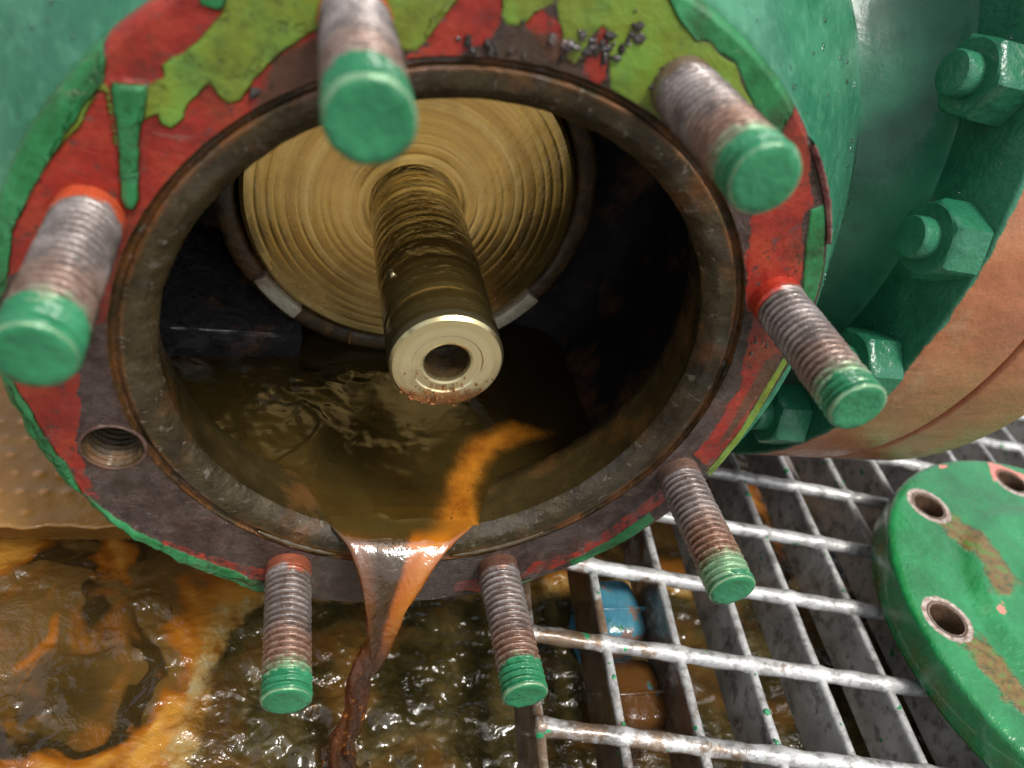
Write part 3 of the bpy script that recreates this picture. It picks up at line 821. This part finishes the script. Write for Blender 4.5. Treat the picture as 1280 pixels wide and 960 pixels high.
# empty stud hole: threaded wall
def helix_tube(r, L, pitch, amp, n=48, per=8, inward=1, y0=0.0):
    rows = int(L / pitch * per)
    yy = np.linspace(0, L, rows)
    tt = np.linspace(0, 2 * np.pi, n, endpoint=False)
    ph = yy[:, None] / pitch - tt[None, :] / (2 * np.pi)
    tri = np.abs((ph % 1) - .5) * 2
    rr = r - amp * tri * np.clip(yy / .02, 0, 1)[:, None]
    V = np.stack([rr * np.cos(tt), y0 + np.repeat(yy[:, None], n, 1), rr * np.sin(tt)], -1).reshape(-1, 3)
    return V, grid_faces(rows, n, True)
v_, f_ = helix_tube(.079, .22, .021, .012)
nb = len(v_)
v_ = np.vstack([v_, [[0, .22, 0]]])
f_ = f_.tolist() + [[nb - 48 + k, nb - 48 + (k + 1) % 48, nb] for k in range(48)]
link('stud_hole', mesh('stud_hole', v_, f_, M_BOSS), flange, (HC[0], -.001, HC[1]))
v_, f_ = rev([(.092, .002), (.088, -.003), (.083, -.003), (.079, .002), (.078, .02)], 48)
M_WETRIM = machined('wet_hole_rim', [(.3, (.05, .028, .02)), (.55, (.10, .055, .042)), (.8, (.2, .13, .11))], 25, (.06, .2), .6, .2)
link('hole_rim', mesh('hole_rim', v_, f_, M_WETRIM), flange, (HC[0], 0, HC[1]))

# --- machined seat ring, neck and chamber
prof = [(.907, .004), (.903, .004), (.899, .020), (.892, .026), (.884, .024), (.880, .008), (.874, .004), (.850, .006), (.830, .010), (.818, .018), (.806, .030), (.796, .042), (.790, .054)]
def wob(amp, sc, seed):
    def fn(r, a, t):
        tt = np.broadcast_to(t, r.shape)
        pts = np.stack([r * np.cos(tt), a, r * np.sin(tt)], -1).reshape(-1, 3)
        nn = fract(pts, sc, 3, seed).reshape(r.shape)
        return r + amp * nn, a + amp * .6 * nn
    return fn
v_, f_ = rev(prof, 360, rfun=wob(.0022, 22, 1.0))
link('seat_ring', mesh('seat_ring', v_, f_, M_SEAT, True, sharp=22), pump)
# oil lying in the groove on both sides of the overflow
for a0, a1 in ((-124, -104), (-78, -55)):
    V = []
    for i in range(60):
        t = i / 59
        a = math.radians(a0 + (a1 - a0) * t)
        w = .0125 * math.sin(math.pi * t) ** .4 * (1 + .25 * mn.noise(Vector((t * 9, a0, 1))))
        for k in range(10):
            q = 2 * math.pi * k / 10
            r = .889 + w * math.cos(q)
            V.append((r * math.cos(a), .008 + w * 1.1 * math.sin(q), r * math.sin(a)))
    n_ = len(V)
    link('groove_oil', fix_normals(mesh('groove_oil', V, grid_faces(60, 10, True), M_STREAM, True, {'across': np.full(n_, .4), 'along': np.full(n_, .2), 'streak': np.full(n_, -1.0)})), pump)
v_, f_ = rev([(.790, .054), (.795, .10), (.805, .16), (.818, .23), (.832, .28), (.85, .305), (.89, .325)], 240, rfun=wob(.003, 12, 2.0))
link('neck_bore', mesh('neck_bore', v_, f_, M_BORE), pump)
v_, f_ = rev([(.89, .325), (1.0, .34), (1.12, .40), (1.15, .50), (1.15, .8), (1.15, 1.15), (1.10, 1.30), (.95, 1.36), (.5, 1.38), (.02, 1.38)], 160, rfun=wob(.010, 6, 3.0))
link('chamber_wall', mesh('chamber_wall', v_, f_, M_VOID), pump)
# --- outside of the casing: cone from the flange to the body
def cone(r, a, t):
    k = np.clip((np.sin(t) + .62) / .55, 0, 1)
    k = .06 + .94 * k * k * (3 - 2 * k)
    r2 = np.where(r > 1.165, 1.165 + (r - 1.165) * k, r)
    return r2, a
prof = [(1.06, .043), (1.158, .0435), (1.168, .044), (1.178, .055), (1.25, .15), (1.36, .30), (1.47, .45), (1.545, .555), (1.58, .61), (1.60, .67), (1.60, 1.0), (1.60, 1.6), (1.55, 1.72), (1.3, 1.80), (.02, 1.82)]
v_, f_ = rev(prof, 256, rfun=cone)
link('casing', fix_normals(mesh('casing', v_, f_, M_BODY, True, sharp=50)), pump)
v_, f_ = box(-.45, .45, 1.0, 1.6, -2.15, -1.0)
link('foot', bevel_me(mesh('foot', v_, f_, M_SIDE), .03), pump)

# --- side nozzle with its bolted flange joint
SC = (0, 1.57, .37)
v_, f_ = rev([(1.0, 1.18), (1.0, 1.22), (1.02, 1.30), (1.06, 1.42), (1.115, 1.51), (1.175, 1.565), (1.215, 1.585), (1.235, 1.592), (1.25, 1.604)], 220, 'X', SC)
link('side_nozzle', fix_normals(mesh('side_nozzle', v_, f_, M_SIDE)), pump)
v_, f_ = rev([(1.0, 1.6), (1.24, 1.6), (1.40, 1.6), (1.545, 1.6), (1.556, 1.603), (1.560, 1.612), (1.56, 1.70), (1.56, 1.97), (1.555, 1.985), (1.54, 1.992), (1.2, 1.995)], 300, 'X', SC, rfun=lambda r, a, t: (r, a))
sflange = link('side_flange', fix_normals(mesh('side_flange', v_, f_, M_ORANGE, True, sharp=60)), pump)
v_, f_ = rev([(1.2, 2.008), (1.54, 2.008), (1.556, 2.014), (1.56, 2.026), (1.56, 2.36), (1.55, 2.385), (1.5, 2.39), (1.1, 2.40), (1.05, 2.5), (1.0, 2.7), (1.0, 3.4)], 300, 'X', SC)
link('mating_flange', fix_normals(mesh('mating_flange', v_, f_, M_ORANGE, True, sharp=60)), pump)
v_, f_ = rev([(1.50, 1.99), (1.50, 2.012)], 120, 'X', SC)
link('gasket', mesh('gasket', v_, f_, M_CAST), pump)

def hex_nut():
    bm = bmesh.new()
    R_, H_ = .136, .14
    rows = []
    for (x, k, rnd) in [(0, 1, 0), (-.11, 1, 0), (-.122, .985, .15), (-.134, .94, .5), (-H_, .88, 1.0)]:
        ring = []
        for i in range(48):
            a = 2 * math.pi * i / 48
            hexr = math.cos(math.pi / 6) / math.cos((a % (math.pi / 3)) - math.pi / 6)
            rr = R_ * k * ((1 - rnd) * hexr + rnd * .93)
            rr = min(rr, R_ * .98)
            ring.append((x, rr * math.cos(a), rr * math.sin(a)))
        rows.append(ring)
    V = np.array([p for r in rows for p in r])
    V = V + (fract(V, 12, 3, 2.2) * .004)[:, None] * (V / np.linalg.norm(V + 1e-6, axis=1)[:, None])
    F = grid_faces(len(rows), 48, True).tolist()
    n_ = len(V)
    F.append([n_ - 48 + i for i in range(48)])
    bm.free()
    return fix_normals(mesh('nut', V, F, M_NUT, True, sharp=24))
def bolt_end():
    V, F = rev([(.068, -.10), (.069, -.182), (.068, -.192), (.064, -.198), (.056, -.2), (.03, -.2), (.001, -.2)], 32, 'X')
    nn = fract(V, 20, 3, 4.4)
    V = V + np.stack([nn * .003, nn * .0015, nn * .0015], -1)
    return fix_normals(mesh('bolt_end', V, F, M_NUT, True, sharp=24))
nut_me, end_me = hex_nut(), bolt_end()
for k in range(18):
    a = math.radians(152 + 20 * k)
    rb = {0: 1.375, 1: 1.44, 2: 1.47, 3: 1.43}.get(k, 1.43)
    c = (1.598, SC[1] + rb * math.cos(a), SC[2] + rb * math.sin(a))
    nt = link('nut', nut_me, sflange, c, (random.uniform(0, 1.0), 0, 0))
    link('bolt_end', end_me, sflange, c, (random.uniform(0, 6), 0, 0))
    if k in (0,):
        nt['label'] = 'thickly painted nut with chipped corner'

# --- rotor disc, shaft and what sits round them in the chamber
rr = np.linspace(.20, .625, 230)
gro = np.zeros_like(rr)
q = .21
while q < .61:
    wdt = random.uniform(.004, .008)
    gro += random.uniform(.35, 1) * np.exp(-((rr - q) / wdt) ** 2)
    q += random.uniform(.020, .048)
prof = [(.165, .996), (.178, .997), (.192, .9985)] + [(float(a), 1.0 + .0007 * float(g)) for a, g in zip(rr, gro)] + [(.634, 1.002), (.640, 1.01), (.642, 1.03), (.642, 1.14), (.60, 1.15)]
v_, f_ = rev(prof, 300)
rotor = link('rotor_disc', mesh('rotor_disc', v_, f_, M_DISC), pump)
yy = np.linspace(.075, .98, 160)
nn = np.array([mn.fractal(Vector((y_ * 26, 3.3, 0)), 1, 2, 3) for y_ in yy])
prof = [(float(.1735 + .0012 * n_ - .004 * math.exp(-((y_ - .20) / .012) ** 2)), float(y_)) for y_, n_ in zip(yy, nn)]
shaft = link('shaft', mesh('shaft', *rev(prof + [(.1735, .99), (.1735, 1.0)], 120), M_SHAFT), pump)
prof = [(.1735, .075), (.1735, .058), (.171, .046), (.163, .036), (.155, .0345), (.108, .034), (.104, .038), (.100, .0385), (.078, .0385), (.071, .042), (.067, .052)]
link('shaft_end', mesh('shaft_end', *rev(prof, 120), M_END, True, sharp=22), shaft)
link('centre_hole', mesh('centre_hole', *rev([(.067, .052), (.066, .16), (.060, .165), (.03, .21), (.001, .25)], 64), M_BOSS), shaft)
it = []
for _ in range(170):
    a = math.radians(random.gauss(-90, 32))
    r_ = random.uniform(.075, .168)
    if -math.cos(a + math.pi / 2) * 0 + random.random() < .25 + .75 * (r_ - .07) / .1:
        it.append((r_ * math.cos(a), .033, r_ * math.sin(a), random.uniform(.001, .0055)))
link('rust_froth', mesh('rust_froth', *blobs(it, 2, .6, (0, 1, 0)), M_RUSTBLOB), shaft, kind='stuff')
# small pip on the shaft
link('oil_blister', mesh('oil_blister', *blobs([(-.155, .36, .085, .013)], 2), M_END), shaft)
link('boss_ring', mesh('boss_ring', *rev([(.655, 1.36), (.655, 1.06), (.662, 1.03), (.675, 1.02), (.715, 1.02), (.735, 1.03), (.745, 1.06), (.75, 1.36)], 200, rfun=wob(.006, 9, 5.0)), M_BOSS), pump)
def arc_block(a0, a1, r0, r1, y0, y1):
    n = 12
    V, F = [], []
    for i in range(n):
        a = math.radians(a0 + (a1 - a0) * i / (n - 1))
        for (r, y) in ((r0, y0), (r1, y0), (r1, y1), (r0, y1)):
            V.append((r * math.cos(a), y, r * math.sin(a)))
    F = grid_faces(n, 4, True).tolist() + [[0, 1, 2, 3][::-1], [(n - 1) * 4 + k for k in range(4)]]
    return bevel_me(mesh('locating_block', V, F, M_SHIM), .006)
link('locating_block', arc_block(-144, -125, .648, .705, .985, 1.06), pump)
link('locating_block', arc_block(-49, -31, .655, .715, .985, 1.06), pump)
link('oil_drip', mesh('oil_drip', *rev([(.0005, .012), (.004, .0), (.0055, -.02), (.008, -.036), (.0095, -.046), (.007, -.055), (.0005, -.058)], 16, 'Z', (-.165, .992, -.632)), M_END), rotor)
# cast shelf beside the rotor
def lumpy_box(name, pts, mat, sub=5, amp=.012, seed=1.0, parent=None):
    bm = bmesh.new()
    vs_ = [bm.verts.new(p) for p in pts]
    for f in ((0, 1, 3, 2), (4, 6, 7, 5), (0, 4, 5, 1), (2, 3, 7, 6), (0, 2, 6, 4), (1, 5, 7, 3)):
        bm.faces.new([vs_[i] for i in f])
    bmesh.ops.bevel(bm, geom=list(bm.edges), offset=.012, segments=2, profile=.5, affect='EDGES')
    bmesh.ops.subdivide_edges(bm, edges=list(bm.edges), cuts=sub, use_grid_fill=True)
    bm.normal_update()
    bm.verts.index_update()
    V = np.array([v.co[:] for v in bm.verts])
    N = np.array([v.normal[:] for v in bm.verts])
    V = V + N * (fract(V, 7, 4, seed) * amp)[:, None]
    F = [[v.index for v in f.verts] for f in bm.faces]
    bm.free()
    return link(name, fix_normals(mesh(name, V, F, mat)), parent)
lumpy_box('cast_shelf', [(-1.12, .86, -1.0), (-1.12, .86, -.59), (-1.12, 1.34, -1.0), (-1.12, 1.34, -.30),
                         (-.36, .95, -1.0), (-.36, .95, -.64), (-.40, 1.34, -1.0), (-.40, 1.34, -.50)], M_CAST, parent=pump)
# submerged rib just under the oil
lumpy_box('submerged_rib', [(-.56, .36, -1.0), (-.56, .36, -.775), (-.52, .62, -1.0), (-.52, .62, -.755),
                            (-.30, .38, -1.0), (-.34, .38, -.80), (-.26, .60, -1.0), (-.26, .60, -.748)], M_BOSS, amp=.02, seed=6.0, parent=pump)

# --- studs
def stud_mesh(L=.5, r=.0773, pitch=.0237, n=44, per=8):
    rows = int((L + .04) / pitch * per)
    yy = np.linspace(-.04, L, rows)
    tt = np.linspace(0, 2 * np.pi, n, endpoint=False)
    ph = yy[:, None] / pitch + tt[None, :] / (2 * np.pi)
    tri = np.abs((ph % 1) - .5) * 2
    tri = np.clip(tri * 1.25 - .12, 0, 1)
    amp = 0.0155 * np.clip((yy - .038) / .03, 0, 1)[:, None] * np.clip((L - yy) / .03, .3, 1)[:, None]
    pts = np.stack([np.repeat(np.cos(tt)[None], rows, 0) * .08, np.repeat(yy[:, None], n, 1), np.repeat(np.sin(tt)[None], rows, 0) * .08], -1)
    nn = fract(pts.reshape(-1, 3), 24, 3, 9.1).reshape(rows, n)
    rr = r - amp * tri + .0022 * nn
    V = np.stack([rr * np.cos(tt), -np.repeat(yy[:, None], n, 1), rr * np.sin(tt)], -1).reshape(-1, 3)
    F = grid_faces(rows, n, True).tolist()
    F.append([(rows - 1) * n + k for k in range(n)])
    return fix_normals(mesh('stud', V, F, M_STUD, True, {'groove': (np.clip(tri, 0, 1) * np.clip((yy - .038) / .03, 0, 1)[:, None]).ravel()}))
def tip_mesh(seed, L=.5, r=.0773, pitch=.0237, n=44, cover_=.075, thick=.0008):
    rows = 40
    tt = np.linspace(0, 2 * np.pi, n, endpoint=False)
    edge = np.array([mn.fractal(Vector((math.cos(t) * 4.5 + seed, math.sin(t) * 4.5, seed)), 1, 2, 4) for t in tt])
    y0 = L - cover_ + .022 * edge * .35 + .012 * np.sin(tt + seed)
    V = []
    for i in range(rows):
        f = i / (rows - 1)
        yy = y0 + (L - .012 - y0) * f
        ph = yy / pitch + tt / (2 * np.pi)
        tri = np.clip(np.abs((ph % 1) - .5) * 2 * 1.25 - .12, 0, 1)
        fill = np.clip(.05 + .45 * f + .5 * np.clip((f - .7) / .3, 0, 1), 0, 1)
        rr = r - 0.0155 * tri * (1 - fill) + thick * np.clip(f * 6, 0, 1) - .004 * (f == 0)
        rr = rr + .0022 * np.array([mn.noise(Vector((math.cos(t) * 3, y_ * 40, math.sin(t) * 3 + seed))) for t, y_ in zip(tt, yy)])
        V.append(np.stack([rr * np.cos(tt), -yy, rr * np.sin(tt)], -1))
    for (k, y) in ((.975, L - .009), (.93, L - .002), (.87, L + .003), (.72, L + .004), (.5, L + .003), (.28, L + .003), (.02, L + .003)):
        nn = np.array([mn.fractal(Vector((math.cos(t) * k * 4 + seed * 3, math.sin(t) * k * 4, 1.7)), 1, 2, 3) for t in tt])
        rr = (r + thick) * k * (1 + .012 * nn)
        V.append(np.stack([rr * np.cos(tt), -(y + .0025 * nn), rr * np.sin(tt)], -1))
    V = np.concatenate(V)
    return fix_normals(mesh('painted_tip', V, grid_faces(rows + 7, n, True), M_TIP))
stud_me = stud_mesh()
collars = {'S1': ((.55, .10, .03), 1, .55), 'S2': ((.20, .10, .06), .5, .8), 'S3': ((.42, .04, .02), 1, .55), 'S4': ((.16, .09, .06), .8, 1.0),
           'S5': ((.12, .05, .03), .9, .85), 'S6': ((.28, .07, .03), .9, .9), 'S8': ((.50, .085, .03), 1, .6)}
for i, (k, (x, zc, L)) in enumerate(STUDS.items()):
    rot = (0, random.uniform(0, 6.28), 0)
    s_ = link('stud', stud_me, pump, (x, 0, zc), rot)
    s_.scale = (1, L / .5, 1)
    col, ca, ru = collars[k]
    s_['collar'] = (*col, 1.0)
    s_['collar_amount'] = float(ca)
    s_['rust'] = float(ru)
    t_ = bpy.data.objects.new('painted_tip', tip_mesh(i * 2.7 + 1, cover_={'S1': .10, 'S8': .10, 'S6': .085, 'S5': .095, 'S3': .065, 'S4': .032, 'S2': .07}[k]))
    COL.objects.link(t_)
    t_.parent = s_

# --- grit and swarf caught on the face, drops on the paint
it = []
for (x, zc, sx, sz, n_, r_) in [(.12, .965, .050, .014, 34, .012), (-.10, .922, .05, .008, 14, .010), (.20, 1.01, .02, .05, 12, .010), (.31, .94, .015, .015, 4, .012),
                                (-.60, .735, .018, .010, 4, .012), (-.55, .76, .06, .03, 8, .004), (.93, .22, .03, .05, 12, .006), (.90, .05, .02, .06, 10, .006),
                                (-.83, -.18, .07, .06, 30, .004), (-.75, -.45, .1, .1, 30, .0035), (.93, .50, .03, .05, 6, .005)]:
    for _ in range(n_):
        a, b = random.gauss(x, sx), random.gauss(zc, sz)
        if .915 < math.hypot(a, b) < 1.14:
            it.append((a, -.004, b, r_ * random.uniform(.35, 1.25)))
link('grit', mesh('grit', *blobs(it, 1, .75, (0, 1, 0)), M_GRIT, False), flange, kind='stuff')
# torn paint edge standing up at the right of the rim
V = []
for i in range(28):
    t = i / 27
    a = math.radians(47 - 17 * t)
    j_ = .006 * mn.noise(Vector((i * .9, 1, 2)))
    w = (.010 + .007 * mn.noise(Vector((i * .7, 4, 1)))) * math.sin(math.pi * min(1, t * 1.15 + .05)) ** .4
    for (r, y) in ((1.150, -.003), (1.156 + w * .3, -.012 + j_), (1.160 + w * .5, -.010 + j_), (1.164 + w * .4, .02), (1.166, .04)):
        V.append((r * math.cos(a), y, r * math.sin(a)))
M_TORN = simple('torn_dark_paint_edge', [(.3, (.03, .012, .012)), (.5, (.14, .03, .03)), (.75, (.30, .22, .17))], 14, .3, .8)
link('torn_paint', mesh('torn_paint', V, grid_faces(28, 5), M_TORN), flange)
# droplets on the outside paint
it = []
for _ in range(240):
    a = math.radians(random.choice([random.uniform(2, 75), random.uniform(105, 165)]))
    t = random.uniform(.02, .98)
    y_, r_ = .055 + t * .5, 1.178 + t * .367
    k_ = np.clip((math.sin(a) + .62) / .55, 0, 1)
    it.append((r_ * math.cos(a), y_, r_ * math.sin(a), random.uniform(.003, .0075)))
for _ in range(90):
    a = math.radians(random.uniform(135, 225)); r_ = random.uniform(1.27, 1.53)
    it.append((1.6, SC[1] + r_ * math.cos(a), SC[2] + r_ * math.sin(a), random.uniform(.003, .008)))
link('droplets', mesh('droplets', *blobs(it, 2), M_DROP), pump, kind='stuff')

# ================================================================ OIL inside and falling
ZO = -.742
rows = np.concatenate([np.linspace(.045, .32, 60), np.linspace(.335, 1.36, 120)])
nx = 200
V, ST = [], []
for y_ in rows:
    half = .84 if y_ < .4 else .875
    for u in np.linspace(-1, 1, nx):
        V.append((u * half, y_, ZO))
V = np.array(V)
w1, w2 = fract(V * np.array([1, .6, 1]), 4.5, 2, 8.0), fract(V, 14, 2, 2.6)
calm = np.clip((V[:, 1] - .06) / .2, 0, 1)
left = np.clip((.05 - V[:, 0]) / .3, 0, 1) * np.clip((V[:, 1] - .2) / .2, 0, 1)
V[:, 2] += calm * (.003 * w1 + left * .014 * w1 + left * .006 * w2 + .010 * np.exp(-(((V[:, 0] + .02) / .16) ** 2 + ((V[:, 1] - .42) / .09) ** 2)) * w2)
ridge = np.exp(-((V[:, 0] + .40 + .12 * np.sin(V[:, 1] * 9)) / .02) ** 2) * np.clip((V[:, 1] - .06) / .1, 0, 1) * np.clip((.75 - V[:, 1]) / .2, 0, 1)
V[:, 2] += .012 * ridge
oil = link('standing_oil', mesh('standing_oil', V, grid_faces(len(rows), nx)[:, ::-1], M_OIL, True, {'streak': sdf(V[:, :2], [STREAK]), 'shallow_unshaded': np.clip((.50 - V[:, 1]) / .28, 0, 1)}), kind='stuff',
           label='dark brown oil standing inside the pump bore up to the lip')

# the stream over the lip: rows (y, z, x left, x right, half thickness)
path = [(.14, -.754, -.280, .280, .004), (.095, -.750, -.278, .276, .006), (.055, -.748, -.268, .258, .009), (.02, -.749, -.246, .222, .012), (-.005, -.757, -.228, .190, .014), (-.03, -.767, -.208, .163, .016),
        (-.06, -.786, -.188, .133, .018), (-.10, -.827, -.158, .093, .020), (-.15, -.918, -.127, .035, .024), (-.19, -1.015, -.108, -.004, .026), (-.215, -1.09, -.118, -.020, .028), (-.24, -1.171, -.144, -.050, .030),
        (-.265, -1.262, -.150, -.064, .030), (-.287, -1.350, -.151, -.075, .030), (-.31, -1.450, -.156, -.078, .032), (-.334, -1.556, -.166, -.078, .036), (-.356, -1.66, -.176, -.074, .040), (-.376, -1.78, -.195, -.060, .055)]
pa = np.array(path)
tt0 = np.linspace(0, 1, len(pa))
tf = np.linspace(0, 1, 170)
pi_ = np.stack([np.interp(tf, tt0, pa[:, k]) for k in range(5)], -1)
ker = np.ones(9) / 9
for k in range(5):
    pad = np.pad(pi_[:, k], 4, mode='edge')
    pi_[:, k] = np.convolve(pad, ker, 'valid')
m = 40
V, A1, A2 = [], [], []
for i, (y_, z_, xl, xr, ht) in enumerate(pi_):
    d = pi_[min(i + 1, 169), :2] - pi_[max(i - 1, 0), :2]
    d = d / np.linalg.norm(d)
    nrm = np.array([-abs(d[1]), abs(d[0])]) if d[1] < 0 else np.array([0, 1.0])
    w = (xr - xl) / 2
    cx = (xr + xl) / 2
    low = np.clip((tf[i] - .42) / .25, 0, 1)
    for k in range(m):
        a = 2 * math.pi * k / m
        u = math.cos(a)
        rimk = 1 + .8 * (abs(u) ** 6) * (1 - low)
        th_ = ht * math.copysign(abs(math.sin(a)) ** (.5 if low < .5 else 1), math.sin(a)) * rimk
        n3 = mn.fractal(Vector((u * 2.2 + 3, tf[i] * 5 - .4 * u, math.sin(a) * 1.2)), 1, 2, 3)
        n4 = mn.fractal(Vector((math.cos(a + tf[i] * 9) * 1.8, math.sin(a + tf[i] * 9) * 1.8, tf[i] * 7)), 1, 2, 3)
        sc_ = 1 + low * .55 * n4
        off = th_ * (1 + .3 * n3 * np.clip(tf[i] * 3 - .4, 0, 1)) * sc_
        em = .006 * mn.fractal(Vector((u * 5 + 2, 1.3, 0)), 1, 2, 3) * max(0, 1 - abs(tf[i] - .10) / .10)
        V.append((cx + u * w * (1 + .10 * n3 * np.clip(tf[i] * 3 - .4, 0, 1)) * sc_ + low * .010 * math.sin(tf[i] * 34), y_ + nrm[0] * off, z_ + em + nrm[1] * off))
        A1.append(.5 + .5 * u)
        A2.append(tf[i])
F = grid_faces(170, m, True).tolist() + [list(range(m)), [169 * m + k for k in range(m)]]
me = fix_normals(mesh('oil_stream', V, F, M_STREAM, True, {'across': A1, 'along': A2, 'streak': sdf(np.array(V)[:, :2] + np.array([0, .03]), [STREAK])}))
link('oil_stream', me, label='stream of brown and orange oil pouring over the flange lip', cat='oil stream')

# drops thrown up where the stream lands
it = []
for _ in range(60):
    a, d = random.uniform(0, 6.28), abs(random.gauss(.12, .12))
    it.append((-.13 + d * math.cos(a) * 1.2, -.37 + d * math.sin(a), -1.745 + random.uniform(0, .05) * math.exp(-d * 4), random.uniform(.004, .012)))
link('oil_drops', mesh('oil_drops', *blobs(it, 2), M_POOL, True, {'turb': np.ones(len(it) * 42)}), label='drops of oil splashing where the stream lands', kind='stuff')
